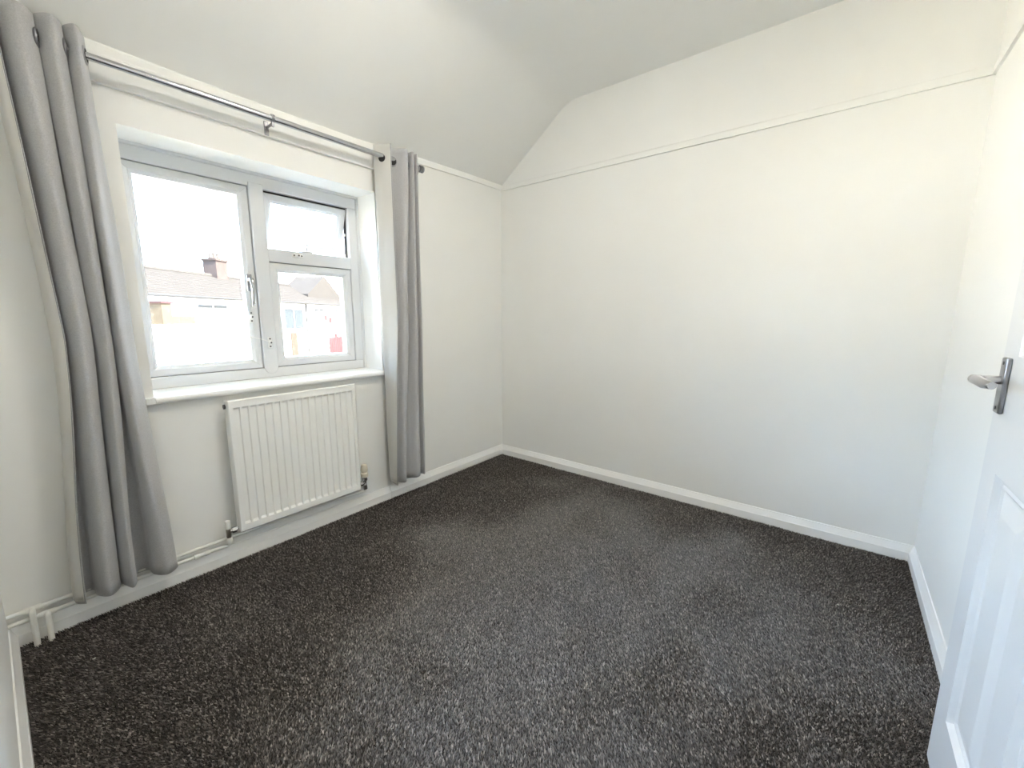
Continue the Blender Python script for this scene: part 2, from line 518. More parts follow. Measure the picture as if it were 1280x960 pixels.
# espag handle on the casement
hy, hz = -1.779, 1.350
xs = XF - 0.006
h1 = MB().box(xs, xs + 0.012, hy - 0.012, hy + 0.012, hz - 0.055, hz + 0.028).build('window_handle', STEEL, win, bevel=0.004)
MB().tube([(xs + 0.01, hy, hz), (xs + 0.034, hy, hz), (xs + 0.042, hy, hz - 0.012), (xs + 0.045, hy, hz - 0.05), (xs + 0.038, hy, hz - 0.09), (xs + 0.034, hy, hz - 0.13)],
          [0.011, 0.011, 0.010, 0.007, 0.006, 0.008], 12).build('lever', CHROME, h1, smooth=50)


# cable restrictors: locks with screws and a slack white cable
def restrictor(c, horiz=False):
    x, y, z = c
    hw, hh = (0.030, 0.010) if horiz else (0.010, 0.030)
    o = MB().box(x, x + 0.006, y - hw, y + hw, z - hh, z + hh).build('cable_restrictor', WPLAST, win, bevel=0.003)
    MB().lathe([(0.0085, 0), (0.0085, 0.012), (0.006, 0.014)], (x + 0.004, y, z), 'x', 16).build('lock_barrel', WPLAST, o, smooth=40)
    MB().lathe([(0.0045, 0), (0.0045, 0.002)], (x + 0.0178, y, z), 'x', 12).build('key_slot', SCREW, o)
    for s in (-1, 1):
        dy, dz = ((0.020, 0) if horiz else (0, 0.020))
        MB().lathe([(0.0042, 0), (0.0042, 0.002)], (x + 0.006, y + s * dy, z + s * dz), 'x', 12).build('screw', SCREW, o)
    return o


r1 = restrictor((XF - 0.006, -1.785, 1.165))
r2_ = restrictor((XF + 0.007, -1.712, 1.031))
r3 = restrictor((XF + 0.003, -1.530, 1.495), True)


def bez(pts, n=24):
    out = []
    k = len(pts) - 1
    for i in range(n + 1):
        t = i / n
        q = [Vector(p) for p in pts]
        while len(q) > 1:
            q = [q[j].lerp(q[j + 1], t) for j in range(len(q) - 1)]
        out.append(q[0])
    return out


MB().tube(bez([(XF + 0.010, -1.790, 1.160), (XF + 0.02, -1.88, 1.145), (XF + 0.03, -1.87, 1.05), (XF + 0.03, -1.79, 1.075), (XF + 0.018, -1.716, 1.035)]), 0.0022, 8).build('cable', WPLAST, r1, smooth=60)
MB().tube(bez([(XF + 0.012, -1.535, 1.500), (XF + 0.01, -1.56, 1.512), (XF - 0.03, -1.60, 1.545), (XF - 0.05, -1.56, 1.55)]), 0.0022, 8).build('cable', WPLAST, r3, smooth=60)

# window board
sp = [(XF - 0.06, 0.812), (0.022, 0.812)] + arc((0.022, 0.826), 0.014, -90, 90, 8) + [(0.0, 0.841), (XF - 0.06, 0.846)]
sill = MB().prism(sp, OY0, OY1, 'y')
sill.box(0.0, 0.030, -2.275, OY0, 0.813, 0.839)
sill.box(0.0, 0.030, OY1, -1.125, 0.813, 0.839)
sill.build('window_sill', GLOSS, win, smooth=40)

# ------------------------------------------------------------------ radiator
RY0, RY1, RZ0, RZ1, RX = -2.014, -1.386, 0.163, 0.796, 0.078
rad = empty('radiator', (0.04, (RY0 + RY1) / 2, RZ0))
tag(rad, 'white fluted panel radiator under the window', 'radiator')
OFF = Vector((0.04, (RY0 + RY1) / 2, RZ0))


def part(mb, name, material, parent, origin, **k):
    mb.v = [(a - origin[0], b - origin[1], c - origin[2]) for a, b, c in mb.v]
    return mb.build(name, material, parent, **k)


NF = 17
edge = 0.018
pitch_ = (RY1 - RY0 - 2 * edge) / NF
ys, yd = [RY0, RY0 + 0.004, RY0 + 0.010], [1, 1, 1]
ycol = [(RY0, 0, 0), (RY0 + 0.006, 0, 1)]
for i in range(NF):
    a = RY0 + edge + i * pitch_
    ycol += [(a + pitch_ * 0.10, 0, 1), (a + pitch_ * 0.19, 1, 1), (a + pitch_ * 0.81, 1, 1), (a + pitch_ * 0.90, 0, 1)]
ycol += [(RY1 - 0.006, 0, 1), (RY1, 0, 0)]
zrow = [(RZ0, 0, 0), (RZ0 + 0.006, 0, 1), (RZ0 + 0.036, 0, 1), (RZ0 + 0.046, 1, 1), (RZ1 - 0.046, 1, 1), (RZ1 - 0.036, 0, 1), (RZ1 - 0.006, 0, 1), (RZ1, 0, 0)]
m = MB()
vs = []
for z, zi, ze in zrow:
    for y, yi, ye in ycol:
        x = RX - (0.0085 if (zi and yi) else 0) - (0.004 if not (ze and ye) else 0)
        vs.append((x, y, z))
nc = len(ycol)
fs = [(j * nc + i, j * nc + i + 1, (j + 1) * nc + i + 1, (j + 1) * nc + i) for j in range(len(zrow) - 1) for i in range(nc - 1)]
m.add(vs, fs)
o = part(m, 'front_panel', RADW, rad, OFF, smooth=20)
sol = o.modifiers.new('solid', 'SOLIDIFY'); sol.thickness = 0.004; sol.offset = -1
part(MB().box(RX - 0.0165, RX - 0.0135, RY0 + 0.002, RY1 - 0.002, RZ0 + 0.002, RZ1 - 0.002), 'rear_panel', RADW, rad, OFF)
for zz in (RZ0 + 0.012, RZ1 - 0.012):
    part(MB().tube([(RX - 0.0105, RY0 + 0.006, zz), (RX - 0.0105, RY1 - 0.006, zz)], 0.0068, 14), 'header_tube', RADW, rad, OFF, smooth=50)
for ye in (RY0, RY1 - 0.012):
    part(MB().box(RX - 0.044, RX - 0.006, ye, ye + 0.012, RZ0 + 0.004, RZ1 - 0.004), 'side_rail', RADW, rad, OFF, bevel=0.004)
part(MB().lathe([(0.011, -0.006), (0.011, 0.0), (0.006, 0.002)], (RX - 0.026, RY0 - 0.001, RZ1 - 0.030), 'y', 16), 'bleed_valve', SCREW, rad, OFF)
m = MB()
nfin = 22
for i in range(nfin):
    a = RY0 + 0.03 + (RY1 - RY0 - 0.06) * i / (nfin - 1)
    m.box(0.030, RX - 0.016, a - 0.0006, a + 0.0006, RZ0 + 0.05, RZ1 - 0.05)
m.box(0.029, 0.030, RY0 + 0.03, RY1 - 0.03, RZ0 + 0.05, RZ1 - 0.05)
part(m, 'convector', RADW, rad, OFF)
for yy in (RY0 + 0.12, RY1 - 0.12):
    part(MB().box(0.0, 0.030, yy - 0.02, yy + 0.02, RZ0 + 0.02, RZ1 - 0.10), 'wall_bracket', RADW, rad, OFF)
# thermostatic valve (right)
tv = part(MB().lathe([(0.009, 0.160), (0.012, 0.166), (0.012, 0.180), (0.010, 0.184), (0.010, 0.203), (0.016, 0.206), (0.016, 0.226)], (0.055, -1.347, 0.0), 'z', 20), 'thermostatic_valve', CHROME, rad, OFF, smooth=40)
tvo = Vector((0, 0, 0))
o = part(MB().lathe([(0.016, 0.224), (0.021, 0.228), (0.0215, 0.250), (0.018, 0.254), (0.018, 0.260), (0.0205, 0.264), (0.019, 0.290), (0.014, 0.302), (0.004, 0.306)], (0.055, -1.347, 0.0), 'z', 24), 'valve_head', CREAM, tv, OFF, smooth=40)
part(MB().tube([(0.055, -1.347, 0.190), (0.055, -1.372, 0.190), (0.055, -1.390, 0.190)], [0.009, 0.009, 0.009], 12), 'tail_pipe', CHROME, tv, OFF, smooth=40)
part(MB().lathe([(0.0135, -0.008), (0.0135, 0.008)], (0.055, -1.372, 0.190), 'y', 6), 'union_nut', CHROME, tv, OFF)
part(MB().lathe([(0.0125, 0.150), (0.0125, 0.166)], (0.055, -1.347, 0.0), 'z', 6), 'compression_nut', CHROME, tv, OFF)
# lockshield valve (left)
lv = part(MB().lathe([(0.009, 0.150), (0.0105, 0.158), (0.0105, 0.190), (0.009, 0.196)], (0.052, -2.055, 0.0), 'z', 18), 'lockshield_valve', BRASS, rad, OFF, smooth=40)
part(MB().lathe([(0.011, 0.194), (0.012, 0.197), (0.011, 0.228), (0.009, 0.233), (0.003, 0.234)], (0.052, -2.055, 0.0), 'z', 18), 'valve_cap', WPLAST, lv, OFF, smooth=40)
part(MB().tube([(0.052, -2.052, 0.178), (0.052, -2.010, 0.182)], 0.0085, 12), 'tail_pipe', CHROME, lv, OFF, smooth=40)
part(MB().lathe([(0.014, -0.009), (0.014, 0.009)], (0.052, -2.032, 0.180), 'y', 6), 'union_nut', CHROME, lv, OFF)

# ------------------------------------------------------------------ heating pipes
def elbowed(pts, r=0.03, n=6):
    pts = [Vector(p) for p in pts]
    out = [pts[0]]
    for i in range(1, len(pts) - 1):
        a = (pts[i - 1] - pts[i]); b = (pts[i + 1] - pts[i])
        d = min(r, a.length * 0.45, b.length * 0.45)
        p, q = pts[i] + a.normalized() * d, pts[i] + b.normalized() * d
        for k in range(n + 1):
            t = k / n
            out.append(p * (1 - t) ** 2 + pts[i] * 2 * t * (1 - t) + q * t * t)
    return out + [pts[-1]]


ph = empty('heating_pipe', (0.03, -2.40, 0.131))
tag(ph, 'upper painted heating pipe running to the right radiator valve', 'pipe', 'painted heating pipes above the skirting')
OP = Vector((0.03, -2.40, 0.131))
part(MB().tube(elbowed([(0.026, -L + 0.002, 0.134), (0.026, -2.08, 0.136), (0.026, -1.60, 0.136), (0.050, -1.347, 0.137), (0.055, -1.347, 0.152)], 0.03), 0.0078, 14), 'pipe_run', PIPEW, ph, OP, smooth=60)
part(MB().tube(elbowed([(0.026, -2.660, 0.134), (0.050, -2.662, 0.137), (0.050, -2.664, 0.0)], 0.012), 0.0085, 14), 'pipe_drop', PIPEW, ph, OP, smooth=60)
part(MB().tube([(0.026, -2.682, 0.134), (0.026, -2.638, 0.134)], 0.0105, 14), 'tee_fitting', PIPEW, ph, OP, smooth=60)
pl = empty('heating_pipe', (0.03, -2.40, 0.105))
tag(pl, 'lower painted heating pipe bending up to the left radiator valve', 'pipe', 'painted heating pipes above the skirting')
OP = Vector((0.03, -2.40, 0.105))
part(MB().tube(elbowed([(0.032, -L + 0.002, 0.103), (0.032, -2.10, 0.106), (0.046, -2.055, 0.108), (0.052, -2.055, 0.152)], 0.016), 0.0075, 14), 'pipe_run', PIPEW, pl, OP, smooth=60)
part(MB().lathe([(0.008, 0.116), (0.0125, 0.120), (0.0135, 0.130), (0.0125, 0.146), (0.009, 0.150)], (0.052, -2.055, 0.0), 'z', 16), 'valve_union', PIPEW, pl, OP, smooth=50)
part(MB().lathe([(0.008, -0.030), (0.0115, -0.028), (0.0115, -0.014), (0.0095, -0.011), (0.0095, 0.011), (0.0115, 0.014), (0.0115, 0.028), (0.008, 0.030)], (0.032, -2.160, 0.1057), 'y', 14), 'coupling', PIPEW, pl, OP, smooth=40)
part(MB().tube(elbowed([(0.032, -2.628, 0.103), (0.050, -2.628, 0.107), (0.050, -2.630, 0.0)], 0.012), 0.0085, 14), 'pipe_drop', PIPEW, pl, OP, smooth=60)
part(MB().tube([(0.032, -2.650, 0.103), (0.032, -2.606, 0.103)], 0.0105, 14), 'tee_fitting', PIPEW, pl, OP, smooth=60)

# ------------------------------------------------------------------ curtain pole
PX, PZ = 0.090, 2.045
pole = empty('curtain_pole', (PX, -1.70, PZ))
tag(pole, 'slim chrome curtain pole above the window', 'curtain pole')
OC = Vector((PX, -1.70, PZ))
part(MB().tube([(PX, -2.62, PZ - 0.010), (PX, -2.05, PZ - 0.003)], 0.0120, 16), 'rod', CHROME, pole, OC, smooth=50)
part(MB().tube([(PX, -2.052, PZ - 0.003), (PX, -0.885, PZ + 0.008)], 0.0138, 16), 'rod', CHROME, pole, OC, smooth=50)
part(MB().lathe([(0.014, 0.0), (0.0205, 0.002), (0.0205, 0.010), (0.0165, 0.012), (0.0165, 0.015), (0.0205, 0.017), (0.0205, 0.026), (0.014, 0.028)], (PX, -0.890, PZ + 0.008), 'y', 20), 'end_cap', STEEL, pole, OC, smooth=40)
part(MB().lathe([(0.0110, 0.0), (0.0175, -0.002), (0.0175, -0.026), (0.012, -0.028)], (PX, -2.618, PZ - 0.010), 'y', 20), 'end_cap', STEEL, pole, OC, smooth=40)


def bracket(y):
    b = part(MB().tube([(0.012, y, PZ - 0.020), (0.07, y, PZ - 0.020), (PX, y, PZ - 0.016)], 0.0055, 10), 'bracket', STEEL, pole, OC, smooth=40)
    part(MB().box(0.018, 0.023, y - 0.010, y + 0.010, PZ - 0.052, PZ + 0.008), 'wall_plate', STEEL, b, OC, bevel=0.002)
    part(MB().lathe([(0.0165, -0.006), (0.0165, 0.006)], (PX, y, PZ + 0.002), 'y', 18), 'ring_clamp', STEEL, b, OC, smooth=40)
    part(MB().box(PX - 0.004, PX + 0.004, y - 0.004, y + 0.004, PZ - 0.034, PZ - 0.010), 'set_screw', STEEL, b, OC)


bracket(-1.722)
bracket(-0.965)
bracket(-2.58)


# ------------------------------------------------------------------ curtains
def catmull(pts, n):
    """resample a 2-D control polyline with centripetal-ish Catmull-Rom, n samples, evenly by length"""
    P = np.array(pts, float)
    P = np.vstack([2 * P[0] - P[1], P, 2 * P[-1] - P[-2]])
    out = []
    for i in range(1, len(P) - 2):
        p0, p1, p2, p3 = P[i - 1], P[i], P[i + 1], P[i + 2]
        for t in np.linspace(0, 1, 24, endpoint=False):
            out.append(0.5 * ((2 * p1) + (-p0 + p2) * t + (2 * p0 - 5 * p1 + 4 * p2 - p3) * t * t + (-p0 + 3 * p1 - 3 * p2 + p3) * t ** 3))
    out.append(P[-2])
    return np.array(out), n


def profile(pts, npc=24):
    c, _ = catmull(pts, npc)
    return c


def curtain(name, label, profs, zt, zb, flanks, wob=0.0015, seed=1, lining_s=(0.006, 0.994), ztop=None):
    """profs: [(z, control points)] from top to bottom, same number of points"""
    r = np.random.default_rng(seed)
    zs = np.concatenate([np.linspace(zt, zt - 0.1, 5)[:-1], np.linspace(zt - 0.1, zb, 46)])
    keyz = np.array([p[0] for p in profs])[::-1]
    ctl = np.array([p[1] for p in profs])[::-1]            # key, pts, 2
    nP = ctl.shape[1]
    rows = []
    ph_ = r.uniform(0, 6.28, (nP, 2))
    for z in zs:
        # smooth interpolation between key profiles
        k = np.clip(np.searchsorted(keyz, z) - 1, 0, len(keyz) - 2)
        t = np.clip((z - keyz[k]) / (keyz[k + 1] - keyz[k]), 0, 1)
        ts = t * t * (3 - 2 * t) * 0.5 + t * 0.5
        c = ctl[k] * (1 - ts) + ctl[k + 1] * ts
        c = c + wob * np.stack([np.sin(z * 9 + ph_[:, 0]), np.sin(z * 7 + ph_[:, 1])], 1)
        rows.append(profile(c))
    rows = np.array(rows)                                   # nz, ns, 2
    nz, ns, _ = rows.shape
    tan = np.gradient(rows, axis=1)
    nrm = np.stack([tan[..., 1], -tan[..., 0]], -1)
    nrm /= np.linalg.norm(nrm, axis=-1, keepdims=True) + 1e-9
    root = empty(name, (0.09, float(rows[0, :, 1].mean()), zb))
    tag(root, label, 'curtain', 'pair of grey eyelet curtains')
    O = (0.09, float(rows[0, :, 1].mean()), zb)

    def sheet(rw, zz, nm, material, th, k0=0, k1=None, par=root):
        k1 = ns if k1 is None else k1
        vs = [(rw[j, i, 0], rw[j, i, 1], zz[j]) for j in range(len(zz)) for i in range(k0, k1)]
        n_ = k1 - k0
        fs = [(j * n_ + i, j * n_ + i + 1, (j + 1) * n_ + i + 1, (j + 1) * n_ + i) for j in range(len(zz) - 1) for i in range(n_ - 1)]
        mb = MB().add(vs, fs)
        mb.v = [(a - O[0], b - O[1], c - O[2]) for a, b, c in mb.v]
        me = bpy.data.meshes.new(nm)
        me.from_pydata(mb.v, [], mb.f)
        me.materials.append(material)
        me.shade_smooth()
        ob = bpy.data.objects.new(nm, me)
        COL.objects.link(ob)
        ob.parent = par
        s = ob.modifiers.new('solid', 'SOLIDIFY')
        s.thickness = th
        s.offset = 0
        return ob

    fab = sheet(rows, zs, 'fabric', GREY, 0.0022)
    lo = rows - nrm * 0.0042
    zl = np.concatenate([zs[:-1], [zb + 0.012]])
    k0, k1 = int(lining_s[0] * ns), int(lining_s[1] * ns)
    sheet(lo, zl, 'lining', LINING, 0.0014, k0, k1)
    # eyelets: metal rings lying in the cloth where the pole passes
    jz = int(np.argmin(abs(zs - PZ)))
    for i in range(1, ns):
        a, b = rows[jz, i - 1], rows[jz, i]
        if (a[0] - PX) * (b[0] - PX) < 0 and (flanks == 'both' or b[0] < a[0]):
            p = (a + b) / 2
            n2 = nrm[jz, i]
            mb = MB()
            Rr, rr, na, nb = 0.0245, 0.0055, 28, 8
            vs = []
            t2 = np.array([-n2[1], n2[0]])
            for ia in range(na):
                A_ = 2 * math.pi * ia / na
                for ib in range(nb):
                    B_ = 2 * math.pi * ib / nb
                    rad_ = Rr + rr * math.cos(B_)
                    q = p + t2 * rad_ * math.cos(A_) + n2 * rr * 0.9 * math.sin(B_)
                    vs.append((q[0] - O[0], q[1] - O[1], PZ - 0.006 + rad_ * math.sin(A_) - O[2]))
            fs = [(ia * nb + ib, ((ia + 1) % na) * nb + ib, ((ia + 1) % na) * nb + (ib + 1) % nb, ia * nb + (ib + 1) % nb) for ia in range(na) for ib in range(nb)]
            mb.add(vs, fs)
            mb.build('eyelet', STEEL, root, smooth=60)
            # dark discs painting in the shade of the opening, both faces of the cloth
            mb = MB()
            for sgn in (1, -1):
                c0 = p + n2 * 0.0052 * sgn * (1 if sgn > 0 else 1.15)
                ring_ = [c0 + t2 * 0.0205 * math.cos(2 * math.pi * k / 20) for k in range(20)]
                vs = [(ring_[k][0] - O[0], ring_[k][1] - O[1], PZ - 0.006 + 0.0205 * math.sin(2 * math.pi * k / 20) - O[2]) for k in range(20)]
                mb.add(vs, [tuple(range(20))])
            mb.build('eyelet_shade', DARK, root)
    return root


F, B = 0.135, 0.048
left_top = [(0.122, -2.512), (0.104, -2.529), (0.060, -2.532), (B, -2.512), (B, -2.507), (0.095, -2.500), (F, -2.462), (0.095, -2.4265), (B, -2.4245), (0.095, -2.4225), (F, -2.392), (0.095, -2.3635), (B, -2.362), (B, -2.361), (0.09, -2.3595), (0.128, -2.337), (0.085, -2.318), (0.050, -2.308), (0.064, -2.330)]
left_mid = [(0.116, -2.476), (0.100, -2.492), (0.060, -2.499), (B, -2.484), (B, -2.478), (0.095, -2.467), (F, -2.436), (0.095, -2.410), (B, -2.405), (0.095, -2.398), (F, -2.377), (0.095, -2.356), (B, -2.353), (B, -2.351), (0.09, -2.350), (0.128, -2.338), (0.085, -2.312), (0.048, -2.287), (0.066, -2.318)]
left_bot = [(0.122, -2.536), (0.098, -2.554), (0.060, -2.556), (0.038, -2.538), (0.038, -2.506), (0.092, -2.500), (F, -2.470), (0.095, -2.440), (B, -2.433), (0.095, -2.424), (F, -2.408), (0.092, -2.390), (0.038, -2.386), (0.038, -2.342), (0.092, -2.334), (F, -2.303), (0.105, -2.264), (0.055, -2.262), (0.070, -2.285)]
curtain('curtain', 'long grey eyelet curtain bunched at the left of the window', [(2.108, left_top), (1.10, left_mid), (0.13, left_bot)], 2.108, 0.128, 'rear', seed=3)

right_top = [(0.138, -1.124), (0.090, -1.148), (0.046, -1.166), (0.090, -1.080), (0.140, -1.030), (0.125, -1.000), (0.060, -0.998), (0.095, -0.985), (0.138, -0.974), (0.115, -0.955), (0.058, -0.957), (0.095, -0.946), (0.130, -0.938), (0.095, -0.912), (0.055, -0.900)]
right_mid = [(0.150, -1.128), (0.090, -1.152), (0.046, -1.170), (0.090, -1.118), (0.140, -1.080), (0.125, -1.040), (0.060, -1.030), (0.095, -1.008), (0.138, -0.988), (0.115, -0.962), (0.058, -0.960), (0.095, -0.948), (0.130, -0.940), (0.095, -0.920), (0.055, -0.910)]
right_bot = [(0.150, -1.183), (0.090, -1.176), (0.046, -1.158), (0.090, -1.150), (0.140, -1.128), (0.125, -1.100), (0.075, -1.085), (0.105, -1.055), (0.138, -1.020), (0.120, -0.985), (0.075, -0.975), (0.100, -0.962), (0.130, -0.955), (0.095, -0.925), (0.055, -0.905)]
curtain('curtain', 'long grey eyelet curtain with white lining at the right of the window', [(2.112, right_top), (1.20, right_mid), (0.14, right_bot)], 2.112, 0.142, 'both', seed=5)

# ------------------------------------------------------------------ door (folded back flat along the right wall)
DX, DE, DW, DH = 2.492, -1.210, 0.762, 1.985
door = empty('door_1', (DX, DE - DW, 0.0))
struct(door, 'white panelled door standing open along the right wall', 'door')
OD = Vector((DX, DE - DW, 0.0))
st, mu = 0.098, 0.092
pw = (DW - 2 * st - mu) / 2
ycols = [(DE - st - pw, DE - st), (DE - DW + st, DE - DW + st + pw)]
zrows = [(0.195, 0.832), (1.090, 1.600), (1.69, 1.880)]
T = 0.035
# stiles, rails and muntin as one leaf with real openings
yb = sorted([DE - DW] + [v for c in ycols for v in c] + [DE])
zb_ = [0.006] + [v for c in zrows for v in c] + [DH]
m = MB()
for i in range(len(yb) - 1):
    for j in range(len(zb_) - 1):
        if i % 2 == 1 and j % 2 == 1:
            continue
        m.box(DX, DX + T, yb[i], yb[i + 1], zb_[j], zb_[j + 1])
leaf = part(m, 'leaf', DOORP, door, OD)
bm = bmesh.new(); bm.from_mesh(leaf.data)
bmesh.ops.remove_doubles(bm, verts=bm.verts, dist=1e-5)
# drop the inner faces shared by neighbouring boxes
seen = {}
for fc in bm.faces:
    seen.setdefault(tuple(sorted(v.index for v in fc.verts)), []).append(fc)
bmesh.ops.delete(bm, geom=[f_ for fl in seen.values() if len(fl) > 1 for f_ in fl], context='FACES_ONLY')
bmesh.ops.recalc_face_normals(bm, faces=bm.faces)
bm.to_mesh(leaf.data); bm.free()
PAN = [(0.0, 0.0), (0.004, 0.0035), (0.010, 0.009), (0.016, 0.0095), (0.022, 0.007), (0.028, 0.0095), (0.034, 0.0095), (0.070, 0.002)]
for (ya, yb2) in ycols:
    for (za, zb2) in zrows:
        m = MB()
        for face, sgn in ((DX, 1), (DX + T, -1)):
            vs, fs = [], []
            for (d, e) in PAN:
                e *= 1.25
                vs += [(face + sgn * e, ya + d, za + d), (face + sgn * e, yb2 - d, za + d), (face + sgn * e, yb2 - d, zb2 - d), (face + sgn * e, ya + d, zb2 - d)]
            for k in range(len(PAN) - 1):
                for c in range(4):
                    fs.append((k * 4 + c, k * 4 + (c + 1) % 4, (k + 1) * 4 + (c + 1) % 4, (k + 1) * 4 + c))
            k = len(PAN) - 1
            fs.append((k * 4, k * 4 + 1, k * 4 + 2, k * 4 + 3))
            m.add(vs, fs)
        part(m, 'panel', DOORP, door, OD)


def handle(face, sgn):
    """sgn -1: room side"""
    hy_, hz_ = DE - 0.052, 1.022
    pt = part(MB().box(*sorted((face, face + sgn * 0.009)), hy_ - 0.019, hy_ + 0.019, hz_ - 0.062, hz_ + 0.062), 'door_handle', STEEL, door, OD, bevel=0.003)
    zl_ = hz_ + 0.012
    part(MB().tube([(face + sgn * 0.006, hy_, zl_), (face + sgn * 0.030, hy_, zl_), (face + sgn * 0.044, hy_ - 0.004, zl_), (face + sgn * 0.052, hy_ - 0.018, zl_ + 0.001),
                    (face + sgn * 0.053, hy_ - 0.050, zl_ + 0.002), (face + sgn * 0.050, hy_ - 0.090, zl_ - 0.001), (face + sgn * 0.042, hy_ - 0.110, zl_ - 0.002)],
                   [0.0095, 0.0085, 0.0095, 0.0105, 0.0105, 0.010, 0.008], 16), 'lever', CHROME, pt, OD, smooth=60)
    for dz in (-0.05, 0.05):
        part(MB().lathe([(0.004, 0), (0.004, sgn * 0.0012)], (face + sgn * 0.009, hy_, hz_ + dz), 'x', 12), 'screw', SCREW, pt, OD)


handle(DX, -1)
for zz in (0.22, 1.0, 1.76):
    part(MB().tube([(DX + T + 0.006, DE - DW - 0.004, zz - 0.04), (DX + T + 0.006, DE - DW - 0.004, zz + 0.04)], 0.006, 10), 'hinge', STEEL, door, OD, smooth=50)

# ------------------------------------------------------------------ carpet pile: tufts in brushed patches, with a light patch shaped in
sp_ = 0.0046
nx, ny = int(W / sp_), int(L / sp_)
gx, gy = np.meshgrid((np.arange(nx) + 0.5) * sp_, -(np.arange(ny) + 0.5) * sp_)
px = (gx + rng.uniform(-0.42, 0.42, gx.shape) * sp_).ravel()
py = (gy + rng.uniform(-0.42, 0.42, gy.shape) * sp_).ravel()
keep = (px > 0.014) & (px < W - 0.014) & (py < -0.014) & (py > -L + 0.014)
px, py = px[keep], py[keep]
N = len(px)


def lownoise(freq, seed):
    r = np.random.default_rng(seed)
    g_ = r.uniform(-1, 1, (64, 64))
    fx, fy = px * freq + 3, -py * freq + 3
    ix, iy = np.floor(fx).astype(int), np.floor(fy).astype(int)
    tx, ty = fx - ix, fy - iy
    tx, ty = tx * tx * (3 - 2 * tx), ty * ty * (3 - 2 * ty)
    G = lambda a, b: g_[a % 64, b % 64]
    return (G(ix, iy) * (1 - tx) + G(ix + 1, iy) * tx) * (1 - ty) + (G(ix, iy + 1) * (1 - tx) + G(ix + 1, iy + 1) * tx) * ty


# light patch shaped in: pile flat mid-room, upright at edges; noise adds brushed patches
lit_brushed = np.clip(1.10 - np.sqrt(((px - 1.50) / 0.95) ** 2 + ((py + 1.30) / 1.05) ** 2), -0.55, 0.55) / 0.55
lit_brushed = np.clip(lit_brushed + 0.50 * lownoise(3.2, 7) + 0.35 * lownoise(7.0, 8), -1, 1)
lx = -0.0052 * lit_brushed + 0.0012 * lownoise(2.1, 1) + rng.normal(0, 0.0020, N)
ly = 0.0060 * lit_brushed + 0.0012 * lownoise(1.7, 3) + rng.normal(0, 0.0020, N)
hh = 0.0084 - 0.0036 * lit_brushed + 0.0010 * lownoise(9.0, 5) + rng.uniform(-0.0018, 0.0018, N)
rad_t = rng.uniform(0.0028, 0.0039, N)
a0 = rng.uniform(0, 2 * math.pi, N)
V = np.zeros((N, 4, 3), np.float32)
for k in range(3):
    a = a0 + k * 2 * math.pi / 3
    V[:, k, 0] = px + rad_t * np.cos(a); V[:, k, 1] = py + rad_t * np.sin(a); V[:, k, 2] = 0.0005
V[:, 3, 0] = px + lx; V[:, 3, 1] = py + ly; V[:, 3, 2] = hh
quads = np.array([(0, 1, 3), (1, 2, 3), (2, 0, 3)], np.int32)
faces = (quads[None] + (np.arange(N, dtype=np.int32) * 4)[:, None, None]).reshape(-1)
nf = N * 3
me = bpy.data.meshes.new('carpet_pile')
me.vertices.add(N * 4); me.vertices.foreach_set('co', V.reshape(-1))
me.loops.add(nf * 3); me.loops.foreach_set('vertex_index', faces)
me.polygons.add(nf); me.polygons.foreach_set('loop_start', np.arange(0, nf * 3, 3, dtype=np.int32))
me.update(calc_edges=True)
me.materials.append(CARPET)
cp = bpy.data.objects.new('carpet_pile', me)
COL.objects.link(cp)
tag(cp, 'dark charcoal twist-pile carpet covering the bedroom floor', 'carpet', kind='stuff')
print('carpet tufts', N, 'tris', nf)

# lint on the carpet
for i, (x, y, s, lb) in enumerate(((2.30, -0.62, 0.007, 'pale lint fleck on the carpet near the right skirting'),
                                   (0.30, -2.55, 0.007, 'pale lint fleck on the carpet near the pipe drops'),
                                   (0.62, -0.72, 0.006, 'pale lint fleck on the carpet near the right curtain'))):
    pts = [(x + s * 0.9 * math.cos(k * 1.3) * (k - 2) * 0.4, y + s * 0.6 * math.sin(k * 1.7), 0.010 + 0.0015 * (k % 2)) for k in range(5)]
    tag(MB().tube(pts, 0.0016, 6).build('lint_fleck', LINT, smooth=60), lb, 'lint', 'lint flecks on the carpet')

# ------------------------------------------------------------------ outside: houses opposite
struct(MB().box(-90, 12, -60, 70, GZ - 0.2, GZ).build('ground', PAVE), 'pale sunlit ground below the window', 'ground')
HR = math.atan2(0.575, 0.818)
house = empty('terrace_house', (-20, 1.7, GZ), HR)
tag(house, 'white rendered terrace row with brown tiled roof across the street', 'house')
z_ = lambda z: z - GZ
EV = 2.02
MB().box(-6.0, 0.0, -16, 18.2, 0, z_(EV)).build('wall', RENDERW, house)
